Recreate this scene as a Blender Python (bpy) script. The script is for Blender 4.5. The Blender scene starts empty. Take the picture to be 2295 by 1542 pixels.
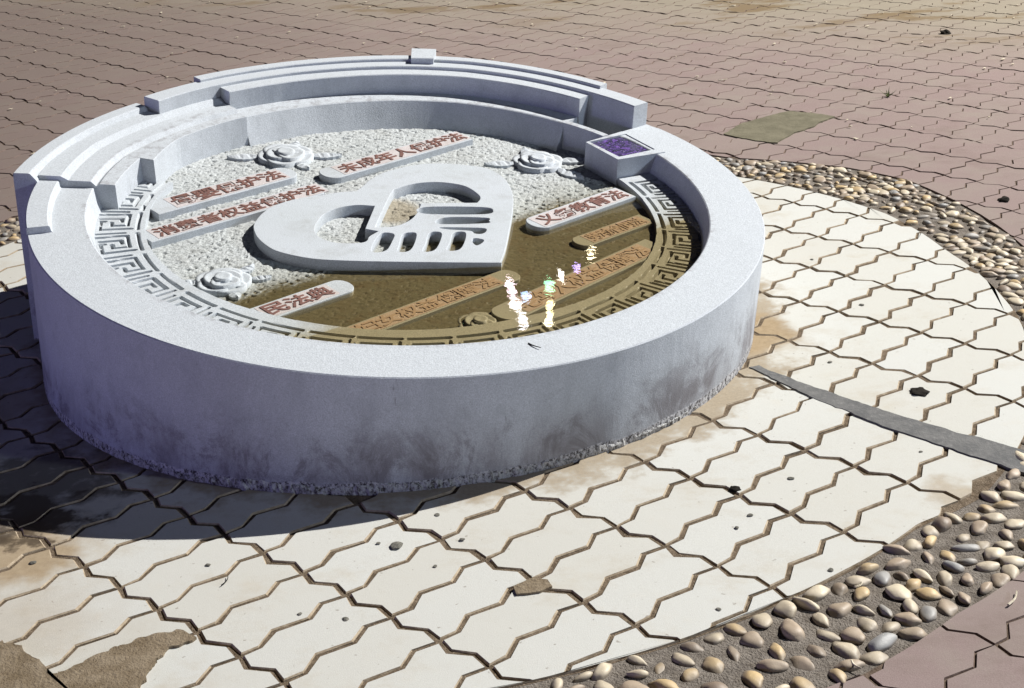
import bpy, bmesh, math, random
import numpy as np
from mathutils import Matrix, Vector, noise as mnoise

# ---------------------------------------------------------------- camera, world, light, exposure
scene = bpy.context.scene
COL = scene.collection
random.seed(7)
rng = np.random.default_rng(7)

CAM_P = Vector((0.24394, -3.42287, 1.39676))
CAM_R = Vector((0.99880, -0.01919, -0.04502))
CAM_U = Vector((0.04894, 0.39170, 0.91879))
CAM_F = Vector((0.0, 0.91989, -0.39217))
cam_data = bpy.data.cameras.new("camera")
cam_data.sensor_width = 36.0
cam_data.lens = 52.46
cam_data.clip_start = 0.05
cam_data.clip_end = 400.0
cam = bpy.data.objects.new("camera", cam_data)
COL.objects.link(cam)
cam.matrix_world = Matrix(((CAM_R.x, CAM_U.x, -CAM_F.x, CAM_P.x),
                           (CAM_R.y, CAM_U.y, -CAM_F.y, CAM_P.y),
                           (CAM_R.z, CAM_U.z, -CAM_F.z, CAM_P.z), (0, 0, 0, 1)))
scene.camera = cam

world = bpy.data.worlds.new("World")
scene.world = world
world.use_nodes = True
wbg = world.node_tree.nodes["Background"]
wbg.inputs[0].default_value = (0.040, 0.045, 0.10, 1)      # night sky glow over a lit square
wbg.inputs[1].default_value = 0.2

def lamp(name, kind, loc, energy, colour, size=0.1, target=None):
    d = bpy.data.lights.new(name, kind)
    d.energy = energy
    d.color = colour
    if kind == 'AREA':
        d.shape = 'DISK'
        d.size = size
    else:
        d.shadow_soft_size = size
    o = bpy.data.objects.new(name, d)
    COL.objects.link(o)
    o.location = loc
    if target is not None:
        o.rotation_euler = (Vector(target) - Vector(loc)).to_track_quat('-Z', 'Y').to_euler()
    return o

# warm white floodlight on a pole, behind and to the right (azimuth 26, elevation 40.5)
KA, KE, KD = math.radians(26), math.radians(40.5), 20.0
key_loc = (KD * math.cos(KE) * math.cos(KA), KD * math.cos(KE) * math.sin(KA), 0.3 + KD * math.sin(KE))
lamp("floodlight_beam", 'POINT', key_loc, 37000.0, (1.0, 0.975, 0.93), 0.09)
# violet led spot of the square, low in front and to the left
lamp("violet_spot_beam", 'AREA', (-4.7, -3.2, 0.6), 50.0, (0.40, 0.38, 1.0), 0.5, (-0.2, 0, 0.25))
lamp("cool_spot_beam", 'AREA', (5.3, -2.8, 1.75), 105.0, (0.70, 0.82, 1.0), 0.35, (0, 0, 0.3))
lamp("front_fill_light", 'AREA', (-0.6, -6.5, 0.7), 17.0, (0.68, 0.66, 1.0), 0.6, (0, 0, 0.25))  # added lavender fill behind the camera, brightens the basin's front wall

scene.cycles.diffuse_bounces = 2
vs = scene.view_settings
vs.view_transform = 'Standard'
vs.look = 'None'
vs.exposure = 0.0
vs.gamma = 1.0
vs.use_curve_mapping = False

# ---------------------------------------------------------------- helpers
HB = 0.33                                   # height of the rim plane above the basin's own base
EX = Vector((0.9963037596, 0.0, -0.0859000502))
EY = Vector((0.0083283272, 0.9952888933, 0.0965953300))
EN = Vector((0.0854953659, -0.0969536942, 0.9916100663))
TOP = Vector((0, 0, 0.3307916766))
BASE = TOP - EN * HB
BASIN_M = Matrix(((EX.x, EY.x, EN.x, BASE.x), (EX.y, EY.y, EN.y, BASE.y), (EX.z, EY.z, EN.z, BASE.z), (0, 0, 0, 1)))
W0, WX, WY = -0.0791, 0.0458, -0.0592       # water plane over the basin: h = W0 + WX x + WY y

def px_size(x, y, z=0.0):
    d = Vector((x, y, z)) - CAM_P
    zc = d.dot(CAM_F)
    if zc < 0.1:
        return 0.0, -9, -9
    return 1.0 / zc, d.dot(CAM_R) / zc * 1.4572, d.dot(CAM_U) / zc * 1.4572   # in view when |u|<0.5, |v|<0.336

def tag(o, label=None, cat=None, group=None, kind=None):
    if label: o["label"] = label
    if cat: o["category"] = cat
    if group: o["group"] = group
    if kind: o["kind"] = kind
    return o

def mk(name, verts, faces, mat=None, parent=None, smooth=False, mats=None, fmat=None):
    me = bpy.data.meshes.new(name)
    me.from_pydata([tuple(v) for v in verts], [], [tuple(f) for f in faces])
    me.update()
    if mats:
        for m in mats: me.materials.append(m)
        if fmat is not None:
            me.polygons.foreach_set("material_index", np.asarray(fmat, dtype=np.int32))
    elif mat:
        me.materials.append(mat)
    if smooth:
        me.polygons.foreach_set("use_smooth", np.ones(len(me.polygons), dtype=bool))
    o = bpy.data.objects.new(name, me)
    COL.objects.link(o)
    if parent: o.parent = parent
    return o

def inst(name, me, parent=None, mw=None):
    o = bpy.data.objects.new(name, me)
    COL.objects.link(o)
    if parent: o.parent = parent
    if mw is not None: o.matrix_local = mw
    return o

def empty(name, mw):
    o = bpy.data.objects.new(name, None)
    o.empty_display_size = 0.1
    COL.objects.link(o)
    o.matrix_world = mw
    return o

class NT:
    """small helper for node materials"""
    def __init__(s, name, rough=0.85, spec=0.3):
        s.m = bpy.data.materials.new(name)
        s.m.use_nodes = True
        s.t = s.m.node_tree
        s.n = s.t.nodes
        s.b = s.n["Principled BSDF"]
        s.b.inputs["Roughness"].default_value = rough
        s.b.inputs["Specular IOR Level"].default_value = spec
        s.geo = s.n.new("ShaderNodeNewGeometry")
        s.tc = s.n.new("ShaderNodeTexCoord")
        s.oi = s.n.new("ShaderNodeObjectInfo")
    def link(s, a, b): s.t.links.new(a, b)
    def val(s, sock, v):
        if hasattr(v, "is_output") or isinstance(v, bpy.types.NodeSocket): s.link(v, sock)
        else: sock.default_value = v
    def noise(s, vec, scale, detail=4, rough=0.55, dist=0.0):
        k = s.n.new("ShaderNodeTexNoise")
        k.inputs["Scale"].default_value = scale
        k.inputs["Detail"].default_value = detail
        k.inputs["Roughness"].default_value = rough
        k.inputs["Distortion"].default_value = dist
        s.link(vec, k.inputs["Vector"])
        return k.outputs["Fac"]
    def voro(s, vec, scale, feat='F1'):
        k = s.n.new("ShaderNodeTexVoronoi")
        k.feature = feat
        k.inputs["Scale"].default_value = scale
        s.link(vec, k.inputs["Vector"])
        return k.outputs["Distance"]
    def math(s, op, a, b=0.0, c=None, clamp=False):
        k = s.n.new("ShaderNodeMath")
        k.operation = op
        k.use_clamp = clamp
        s.val(k.inputs[0], a); s.val(k.inputs[1], b)
        if c is not None: s.val(k.inputs[2], c)
        return k.outputs[0]
    def ramp(s, v, lo, hi, a=0.0, b=1.0, smooth=True):
        k = s.n.new("ShaderNodeMapRange")
        if smooth: k.interpolation_type = 'SMOOTHSTEP'
        s.val(k.inputs["Value"], v)
        k.inputs["From Min"].default_value = lo; k.inputs["From Max"].default_value = hi
        k.inputs["To Min"].default_value = a; k.inputs["To Max"].default_value = b
        return k.outputs["Result"]
    def mix(s, f, a, b, op='MIX'):
        k = s.n.new("ShaderNodeMix")
        k.data_type = 'RGBA'; k.blend_type = op
        s.val(k.inputs[0], f)
        for i, v in ((6, a), (7, b)):
            if isinstance(v, bpy.types.NodeSocket): s.link(v, k.inputs[i])
            else: k.inputs[i].default_value = (*v, 1)
        return k.outputs[2]
    def scalev(s, vec, sc):
        k = s.n.new("ShaderNodeVectorMath"); k.operation = 'MULTIPLY'
        s.link(vec, k.inputs[0]); k.inputs[1].default_value = sc
        return k.outputs[0]
    def sep(s, vec):
        k = s.n.new("ShaderNodeSeparateXYZ"); s.link(vec, k.inputs[0]); return k.outputs
    def length(s, vec):
        k = s.n.new("ShaderNodeVectorMath"); k.operation = 'LENGTH'; s.link(vec, k.inputs[0]); return k.outputs["Value"]
    def bump(s, h, strength=0.5, dist=0.01):
        k = s.n.new("ShaderNodeBump")
        k.inputs["Strength"].default_value = strength
        k.inputs["Distance"].default_value = dist
        s.link(h, k.inputs["Height"])
        s.link(k.outputs[0], s.b.inputs["Normal"])
    def color(s, c):
        s.val(s.b.inputs["Base Color"], c if isinstance(c, bpy.types.NodeSocket) else (*c, 1))

def blob(s, x, y, r, soft, namp=0.06, nscale=9):
    """0..1 patch mask round a world point"""
    k = s.n.new("ShaderNodeVectorMath"); k.operation = 'SUBTRACT'
    s.link(s.geo.outputs["Position"], k.inputs[0]); k.inputs[1].default_value = (x, y, 0)
    d = s.length(k.outputs[0])
    d = s.math('ADD', d, s.math('MULTIPLY', s.math('SUBTRACT', s.noise(s.geo.outputs["Position"], nscale), 0.5), namp * 4))
    return s.ramp(d, r + soft, r, 0, 1)

# ---------------------------------------------------------------- materials
def mat_stone(name, base, wet=False, rough_tex=False, paint=None):
    s = NT(name, 0.8, 0.25)
    ob = s.tc.outputs["Object"]
    fine = s.noise(ob, 420, 2, 0.7)
    med = s.noise(ob, 24, 5, 0.6)
    big = s.noise(ob, 4.0, 4, 0.6)
    col = s.mix(s.ramp(fine, 0.32, 0.68), tuple(c * 0.80 for c in base), tuple(min(1, c * 1.14) for c in base))
    col = s.mix(s.ramp(big, 0.35, 0.7, 0, 0.35), col, (0.9, 0.92, 0.88), 'MULTIPLY')
    blot = s.noise(ob, 9, 7, 0.75, 0.4)
    col = s.mix(s.ramp(blot, 0.48, 0.68, 0, 0.38), col, tuple(c * 0.66 for c in (base[0] * 1.04, base[1], base[2] * .93)))
    col = s.mix(s.ramp(s.noise(ob, 190, 3, 0.8), 0.58, 0.72, 0, 0.45), col, tuple(c * 0.5 for c in base))
    col = s.mix(s.ramp(med, 0.56, 0.78, 0, 0.35), col, tuple(c * 0.62 for c in (base[0] * 1.05, base[1], base[2] * .9)))
    if rough_tex:
        v = s.noise(ob, 95, 3, 0.75)
        col = s.mix(s.ramp(v, 0.50, 0.68, 0, 0.75), col, tuple(c * 0.46 for c in base))
        vb = v
    else:
        s.bump(s.math('ADD', fine, s.math('MULTIPLY', med, 0.6)), 0.22, 0.002)
    if rough_tex:
        k = s.n.new('ShaderNodeVectorMath'); k.operation = 'SUBTRACT'
        s.link(ob, k.inputs[0]); k.inputs[1].default_value = (-0.03, 0.075, HB - .075)
        col = s.mix(s.ramp(s.length(k.outputs[0]), .10, .05, 0, .8), col, (0.27, 0.225, 0.15))
    if wet:
        x, y, z = s.sep(ob)
        d = s.math('SUBTRACT', z, HB + W0)
        d = s.math('SUBTRACT', d, s.math('MULTIPLY', x, WX))
        d = s.math('SUBTRACT', d, s.math('MULTIPLY', y, WY))
        d = s.math('ADD', d, s.math('MULTIPLY', s.math('SUBTRACT', med, 0.5), 0.006))
        w = s.ramp(d, 0.0048, -0.0015)
        damp = s.ramp(d, 0.017, 0.002, 0, 1)
        alg = s.noise(ob, 13, 6, 0.7, 1.0)
        spots = s.noise(ob, 55, 4, 0.75)
        tint = (0.27, 0.22, 0.12) if rough_tex else ((0.64, 0.55, 0.37) if paint is None else (0.74, 0.60, 0.42))
        wetc = s.mix(1.0, col, tint, 'MULTIPLY')
        if rough_tex:
            wetc = s.mix(s.ramp(alg, 0.48, 0.75, 0, 0.5), wetc, (0.10, 0.06, 0.024))
            wetc = s.mix(s.ramp(spots, 0.62, 0.76, 0, 0.7), wetc, (0.06, 0.035, 0.012))
        else:
            wetc = s.mix(s.ramp(spots, 0.60, 0.76, 0, 0.35), wetc, (0.10, 0.06, 0.03))
        col = s.mix(s.math('MULTIPLY', damp, 0.45), col, s.mix(1.0, col, (0.66, 0.63, 0.50), 'MULTIPLY'))
        col = s.mix(w, col, wetc)
        s.link(s.ramp(d, 0.004, 0.0, 0.8, 0.45), s.b.inputs["Roughness"])
        if rough_tex: s.bump(s.math('MULTIPLY', v, s.math('SUBTRACT', 1.0, w)), 0.8, 0.005)
    s.color(col)
    return s.m

STONE = (0.475, 0.505, 0.54)
M_stone = mat_stone("pale_granite", STONE)
M_stone_in = mat_stone("pale_granite_basin", STONE, wet=True)
M_chisel = mat_stone("chiselled_granite", (0.46, 0.48, 0.485), wet=True, rough_tex=True)
M_paint = mat_stone("pinkish_painted_granite", (0.52, 0.475, 0.475), wet=True, paint=1)

def mat_letter():
    s = NT("red_brown_lettering", 0.65, 0.3)
    ob = s.tc.outputs["Object"]
    n = s.noise(ob, 60, 4, 0.7)
    dry = s.mix(s.ramp(n, 0.4, 0.7), (0.185, 0.092, 0.075), (0.125, 0.066, 0.056))
    x, y, z = s.sep(ob)
    d = s.math('SUBTRACT', z, HB + W0)
    d = s.math('SUBTRACT', d, s.math('MULTIPLY', x, WX))
    d = s.math('SUBTRACT', d, s.math('MULTIPLY', y, WY))
    s.color(s.mix(s.ramp(d, 0.003, -0.001), dry, s.mix(n, (0.36, 0.25, 0.155), (0.27, 0.18, 0.105))))
    return s.m
M_letter = mat_letter()

def mat_drum():
    s = NT("granite_drum_side", 0.82, 0.22)
    ob = s.tc.outputs["Object"]; P = s.geo.outputs["Position"]
    fine = s.noise(ob, 380, 2, 0.7)
    med = s.noise(ob, 16, 6, 0.65)
    base = STONE
    col = s.mix(s.ramp(fine, 0.32, 0.68), tuple(c * 0.82 for c in base), tuple(c * 1.1 for c in base))
    up = s.ramp(s.sep(s.geo.outputs["Normal"])[2], 0.5, 0.9)
    z = s.sep(P)[2]
    streak = s.noise(s.scalev(ob, (1, 1, 0.34)), 8, 6, 0.72, 0.5)
    side = s.mix(s.ramp(streak, 0.42, 0.78, 0, 0.55), col, tuple(c * 0.66 for c in base))
    side = s.mix(s.ramp(med, 0.5, 0.75, 0, 0.4), side, tuple(c * 0.66 for c in base))
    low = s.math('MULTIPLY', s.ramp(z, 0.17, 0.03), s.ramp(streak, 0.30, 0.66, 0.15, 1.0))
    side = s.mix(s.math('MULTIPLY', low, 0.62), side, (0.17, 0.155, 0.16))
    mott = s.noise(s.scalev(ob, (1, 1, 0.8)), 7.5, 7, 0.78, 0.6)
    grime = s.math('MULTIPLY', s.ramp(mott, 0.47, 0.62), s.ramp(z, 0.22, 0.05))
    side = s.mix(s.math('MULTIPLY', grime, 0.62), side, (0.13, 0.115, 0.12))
    side = s.mix(s.ramp(s.noise(ob, 120, 3, 0.8), 0.60, 0.72, 0, 0.35), side, (0.20, 0.20, 0.22))
    scr = s.noise(s.scalev(ob, (1, 1, 0.10)), 60, 3, 0.8)
    side = s.mix(s.math('MULTIPLY', s.ramp(scr, 0.66, 0.72), s.ramp(med, 0.5, 0.62)), side, (0.24, 0.24, 0.25))
    crust = s.noise(s.scalev(P, (1, 1, 0.7)), 120, 4, 0.85)
    band = s.ramp(s.math('ADD', z, s.math('MULTIPLY', s.math('SUBTRACT', s.noise(P, 18, 4, 0.7), 0.5), 0.03)), 0.024, 0.019)
    side = s.mix(band, side, s.mix(s.ramp(crust, 0.40, 0.58), (0.06, 0.055, 0.055), (0.50, 0.50, 0.51)))
    top = s.mix(s.ramp(med, 0.56, 0.78, 0, 0.22), col, tuple(c * 0.7 for c in base))
    # grime along the inner lip of the rim
    r = s.length(s.scalev(ob, (1, 1, 0)))
    lip = s.math('MULTIPLY', s.ramp(r, 0.752, 0.734), s.ramp(s.noise(ob, 38, 5, 0.75), 0.46, 0.66))
    top = s.mix(s.math('MULTIPLY', lip, 0.55), top, (0.22, 0.21, 0.22))
    s.color(s.mix(up, side, top))
    s.bump(s.math('ADD', s.math('ADD', fine, s.math('MULTIPLY', med, 1.4)), s.math('MULTIPLY', crust, s.math('MULTIPLY', band, 3.0))), 0.35, 0.0025)
    return s.m
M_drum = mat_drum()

def mat_mortar_skirt():
    s = NT("rough_bedding_mortar", 0.95, 0.1)
    ob = s.tc.outputs["Object"]
    v = s.noise(s.scalev(ob, (1, 1, 0.6)), 110, 4, 0.8)
    c = s.mix(s.ramp(v, 0.36, 0.58), (0.10, 0.09, 0.08), (0.58, 0.58, 0.57))
    s.color(c)
    s.bump(v, 1.0, 0.012)
    return s.m
M_skirt = mat_mortar_skirt()

def mat_paver_white():
    s = NT("cream_concrete_paver", 0.95, 0.04)
    P = s.geo.outputs["Position"]
    fine = s.noise(P, 520, 2, 0.7)
    med = s.noise(P, 14, 6, 0.65)
    col = s.mix(s.ramp(fine, 0.3, 0.7), (0.470, 0.470, 0.442), (0.540, 0.542, 0.515))
    col = s.mix(s.ramp(s.oi.outputs["Random"], 0, 1, 0, 0.40), col, (0.45, 0.43, 0.375))
    smudge = s.noise(s.scalev(P, (1, 1.3, 1)), 5.5, 6, 0.72)
    col = s.mix(s.ramp(smudge, 0.50, 0.74, 0, 0.45), col, (0.40, 0.35, 0.27))
    grit = s.noise(P, 260, 3, 0.8)
    col = s.mix(s.ramp(grit, 0.60, 0.74, 0, 0.5), col, (0.28, 0.235, 0.17))
    col = s.mix(s.ramp(med, 0.54, 0.85, 0, 0.26), col, (0.50, 0.43, 0.33))
    pit = s.ramp(s.noise(P, 75, 2, 0.5), 0.70, 0.76)
    col = s.mix(s.math('MULTIPLY', pit, 0.6), col, (0.20, 0.17, 0.14))
    # soil washed against the basin foot and brown dirty patches of the photo's paving
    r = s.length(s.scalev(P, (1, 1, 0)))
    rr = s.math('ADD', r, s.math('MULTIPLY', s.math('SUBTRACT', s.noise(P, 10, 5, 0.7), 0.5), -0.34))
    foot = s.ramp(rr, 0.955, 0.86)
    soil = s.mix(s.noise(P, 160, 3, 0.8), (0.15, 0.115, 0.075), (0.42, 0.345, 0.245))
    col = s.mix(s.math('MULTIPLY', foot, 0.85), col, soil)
    for (x, y, rad, soft, amt) in ((0.80, -0.16, 0.08, 0.09, 0.9), (-0.69, -1.01, 0.07, 0.10, 0.9), (-0.62, -1.28, 0.05, 0.2, 0.35),
                                   (1.07, -0.98, 0.035, 0.05, 0.55), (-1.02, -0.42, 0.05, 0.2, 0.6)):
        col = s.mix(s.math('MULTIPLY', blob(s, x, y, rad, soft), amt), col, s.mix(s.noise(P, 45, 4, 0.8), (0.19, 0.13, 0.07), (0.42, 0.33, 0.215)))
    for (x, y, rad, soft) in ((-0.74, -0.78, 0.11, 0.12), (-0.72, -0.88, 0.07, 0.06)):  # two near-black patches on the ground left of the basin
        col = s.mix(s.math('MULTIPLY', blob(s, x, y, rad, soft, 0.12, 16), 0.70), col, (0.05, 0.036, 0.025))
    s.color(col)
    s.bump(s.math('ADD', fine, s.math('MULTIPLY', med, 1.5)), 0.25, 0.002)
    return s.m
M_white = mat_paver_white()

def mat_simple(name, a, b, scale=40, bump=0.4, bd=0.003, rough=0.9, spot=None):
    s = NT(name, rough, 0.04)
    P = s.geo.outputs["Position"]
    n = s.noise(P, scale, 6, 0.7)
    col = s.mix(s.ramp(n, 0.32, 0.68), a, b)
    if spot: col = s.mix(s.ramp(s.noise(P, scale * 4, 3, 0.7), 0.56, 0.72, 0, 0.7), col, spot)
    s.color(col)
    s.bump(s.math('ADD', n, s.noise(P, scale * 7, 2, 0.7)), bump, bd)
    return s.m
M_edge_w = mat_simple("grimy_paver_edge", (0.25, 0.195, 0.135), (0.42, 0.35, 0.26), 60)
M_joint = mat_simple("brown_joint_soil", (0.11, 0.083, 0.058), (0.22, 0.17, 0.122), 55, 0.8, 0.006, spot=(0.30, 0.25, 0.19))
M_joint_r = mat_simple("reddish_joint_soil", (0.085, 0.062, 0.047), (0.16, 0.122, 0.095), 55, 0.6, 0.004)
M_bed = mat_simple("grey_brown_mortar", (0.125, 0.108, 0.092), (0.215, 0.19, 0.165), 30, 0.8, 0.006, spot=(0.08, 0.065, 0.05))
M_cement = mat_simple("grey_cement", (0.115, 0.115, 0.115), (0.165, 0.162, 0.158), 22, 0.5, 0.003, spot=(0.21, 0.205, 0.2))
M_olive = mat_simple("olive_cement", (0.125, 0.115, 0.082), (0.175, 0.16, 0.115), 14, 0.5, 0.003)
M_smear = mat_simple("brown_dried_mortar", (0.15, 0.115, 0.075), (0.235, 0.19, 0.135), 25, 0.7, 0.004)
M_dark = mat_simple("dark_litter", (0.012, 0.011, 0.010), (0.03, 0.026, 0.022), 60)
M_chip = mat_simple("grey_stone_chip", (0.07, 0.07, 0.06), (0.20, 0.19, 0.165), 120)
M_twig = mat_simple("dry_pale_twig", (0.45, 0.40, 0.30), (0.62, 0.56, 0.45), 90)
M_weed = mat_simple("dull_green_weed", (0.035, 0.05, 0.015), (0.07, 0.085, 0.03), 90)
M_edge_r = mat_simple("grimy_red_edge", (0.13, 0.09, 0.075), (0.19, 0.14, 0.12), 60)

def mat_paver_red():
    s = NT("faded_red_concrete_paver", 0.95, 0.04)
    P = s.geo.outputs["Position"]
    fine = s.noise(P, 430, 2, 0.7)
    med = s.noise(P, 6, 6, 0.65)
    col = s.mix(s.ramp(fine, 0.3, 0.7), (0.215, 0.162, 0.153), (0.262, 0.203, 0.192))
    col = s.mix(s.ramp(s.oi.outputs["Random"], 0, 1, 0, 0.5), col, (0.245, 0.203, 0.182))
    col = s.mix(s.ramp(med, 0.42, 0.75, 0, 0.55), col, (0.26, 0.228, 0.195))
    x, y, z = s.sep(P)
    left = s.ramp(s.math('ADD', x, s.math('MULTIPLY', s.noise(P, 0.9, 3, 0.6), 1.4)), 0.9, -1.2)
    col = s.mix(s.math('MULTIPLY', left, 0.5), col, (0.125, 0.10, 0.085))  # darker towards the left: the floodlight's falloff painted into the paver colour
    # sandy, worn pavers further off
    col = s.mix(s.ramp(s.noise(s.scalev(P, (1, 1.4, 1)), 3.2, 7, 0.75), 0.50, 0.72, 0, 0.55), col, (0.175, 0.135, 0.118))
    col = s.mix(s.ramp(s.noise(P, 300, 3, 0.85), 0.60, 0.74, 0, 0.45), col, (0.12, 0.09, 0.078))
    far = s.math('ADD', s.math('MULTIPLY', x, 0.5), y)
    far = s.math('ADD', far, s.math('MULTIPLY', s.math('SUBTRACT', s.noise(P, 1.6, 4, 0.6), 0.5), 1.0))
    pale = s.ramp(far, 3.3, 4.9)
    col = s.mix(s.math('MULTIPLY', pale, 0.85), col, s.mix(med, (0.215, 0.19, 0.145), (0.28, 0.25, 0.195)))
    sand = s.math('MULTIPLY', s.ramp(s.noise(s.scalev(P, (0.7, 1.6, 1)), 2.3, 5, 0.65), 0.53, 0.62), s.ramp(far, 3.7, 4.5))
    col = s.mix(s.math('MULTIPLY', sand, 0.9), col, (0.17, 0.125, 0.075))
    s.color(col)
    s.bump(s.math('ADD', fine, s.math('MULTIPLY', med, 2)), 0.25, 0.002)
    return s.m
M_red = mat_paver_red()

def mat_pebble(name, a, b):
    s = NT(name, 0.55, 0.4)
    ob = s.tc.outputs["Object"]; P = s.geo.outputs["Position"]
    n = s.noise(P, 45, 5, 0.6)
    col = s.mix(n, a, b)
    col = s.mix(s.ramp(s.oi.outputs["Random"], 0, 1, 0, 0.45), col, (0.26, 0.21, 0.15))
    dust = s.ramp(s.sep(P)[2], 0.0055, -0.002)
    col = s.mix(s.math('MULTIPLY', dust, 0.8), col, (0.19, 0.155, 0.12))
    s.color(col)
    s.bump(n, 0.3, 0.004)
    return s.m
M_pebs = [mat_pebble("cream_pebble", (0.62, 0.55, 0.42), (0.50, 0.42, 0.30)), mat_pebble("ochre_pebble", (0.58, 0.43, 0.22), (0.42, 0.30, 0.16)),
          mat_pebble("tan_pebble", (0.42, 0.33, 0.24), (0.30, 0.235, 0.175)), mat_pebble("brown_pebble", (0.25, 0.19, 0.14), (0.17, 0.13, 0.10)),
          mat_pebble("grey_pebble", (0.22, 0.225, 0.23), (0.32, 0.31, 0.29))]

def mat_water():
    m = bpy.data.materials.new("shallow_water"); m.use_nodes = True
    t = m.node_tree; n = t.nodes; n.clear()
    out = n.new("ShaderNodeOutputMaterial"); mixs = n.new("ShaderNodeMixShader")
    tr = n.new("ShaderNodeBsdfTransparent"); tr.inputs[0].default_value = (0.94, 0.90, 0.80, 1)
    gl = n.new("ShaderNodeBsdfGlossy"); gl.inputs["Roughness"].default_value = 0.01
    lw = n.new("ShaderNodeLayerWeight"); lw.inputs[0].default_value = 0.5
    pw_ = n.new("ShaderNodeMath"); pw_.operation = 'POWER'; pw_.inputs[1].default_value = 5.0
    fr = n.new("ShaderNodeMath"); fr.operation = 'MULTIPLY_ADD'; fr.inputs[1].default_value = 0.98; fr.inputs[2].default_value = 0.02
    t.links.new(lw.outputs["Facing"], pw_.inputs[0]); t.links.new(pw_.outputs[0], fr.inputs[0])
    tc = n.new("ShaderNodeTexCoord")
    no = n.new("ShaderNodeTexNoise"); no.inputs["Scale"].default_value = 36; no.inputs["Detail"].default_value = 3
    bu = n.new("ShaderNodeBump"); bu.inputs["Strength"].default_value = 0.020; bu.inputs["Distance"].default_value = 0.004
    t.links.new(tc.outputs["Object"], no.inputs["Vector"]); t.links.new(no.outputs[0], bu.inputs["Height"])
    t.links.new(bu.outputs[0], gl.inputs["Normal"]); t.links.new(bu.outputs[0], lw.inputs["Normal"])
    t.links.new(fr.outputs[0], mixs.inputs[0]); t.links.new(tr.outputs[0], mixs.inputs[1]); t.links.new(gl.outputs[0], mixs.inputs[2])
    t.links.new(mixs.outputs[0], out.inputs[0])
    return m
M_water = mat_water()

def mat_solar():
    s = NT("dark_violet_glitter_glass", 0.25, 0.6)
    ob = s.tc.outputs["Object"]
    v = s.n.new("ShaderNodeTexVoronoi"); v.inputs["Scale"].default_value = 170; s.link(ob, v.inputs["Vector"])
    k = s.sep(v.outputs["Color"])
    big = s.noise(ob, 28, 3, 0.6)
    col = s.mix(s.ramp(k[0], 0.25, 0.95), (0.028, 0.022, 0.06), (0.17, 0.09, 0.36))
    col = s.mix(s.ramp(big, 0.35, 0.62, 0.75, 0.0), col, (0.05, 0.05, 0.085))
    s.color(col)
    s.bump(k[1], 0.8, 0.003)
    return s.m
M_solar = mat_solar()
M_black = mat_simple("black_lamp_housing", (0.02, 0.02, 0.02), (0.03, 0.03, 0.03), 20, 0.1)
def mat_emit(name, colour, strength):
    m = bpy.data.materials.new(name); m.use_nodes = True
    b = m.node_tree.nodes["Principled BSDF"]
    b.inputs["Base Color"].default_value = (0, 0, 0, 1)
    b.inputs["Emission Color"].default_value = (*colour, 1)
    b.inputs["Emission Strength"].default_value = strength
    m.cycles.emission_sampling = 'NONE'
    return m

# ---------------------------------------------------------------- measured outlines (metres, basin or ground coordinates)
D_STRIPS = [["未成年人保护法",[0.7405,0.6721],0.3294,0.0754,0.0078,0.4878,0.0622,0.4821],["母婴保护法",[0.7507,0.6607],0.4004,0.0799,-0.0376,-0.4517,-0.3907,-0.0756],["消费者权益保护法",[0.7534,0.6576],0.2662,0.0699,-0.0467,-0.5462,-0.5176,-0.0516],["义务教育法",[0.7386,0.6741],-0.2215,0.0719,0.2156,0.5498,0.241,0.5397],["劳动合同法",[0.7468,0.665],-0.3504,0.0569,0.2424,0.4884,0.2846,0.4704],["老年人权益保障法",[0.6903,0.7235],-0.4995,0.0728,-0.1966,0.3567,-0.126,0.3126],["妇女权益保障法",[0.7406,0.672],-0.3766,0.0597,0.0225,-0.4528,-0.4324,-0.0412],["民法典",[0.7404,0.6721],-0.1976,0.0667,-0.311,-0.5725,-0.5384,-0.3649]]
D_HEART = [[0.2326,-0.2526],[0.2268,-0.2542],[0.11,-0.261],[-0.025,-0.2671],[-0.1192,-0.2687],[-0.1871,-0.2642],[-0.2431,-0.2459],[-0.2843,-0.2205],[-0.3207,-0.17],[-0.3378,-0.1254],[-0.3434,-0.084],[-0.332,-0.0205],[-0.3043,0.0327],[-0.2512,0.0784],[-0.1948,0.1027],[-0.1667,0.1192],[-0.1204,0.1317],[-0.105,0.1704],[-0.0898,0.2126],[-0.0564,0.2634],[0.003,0.3097],[0.0646,0.3327],[0.1432,0.3306],[0.206,0.3085],[0.2461,0.2496],[0.2633,0.1793],[0.2685,0.1184],[0.2657,0.0433],[0.2566,-0.0642],[0.2469,-0.1668],[0.2371,-0.2325]]
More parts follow.
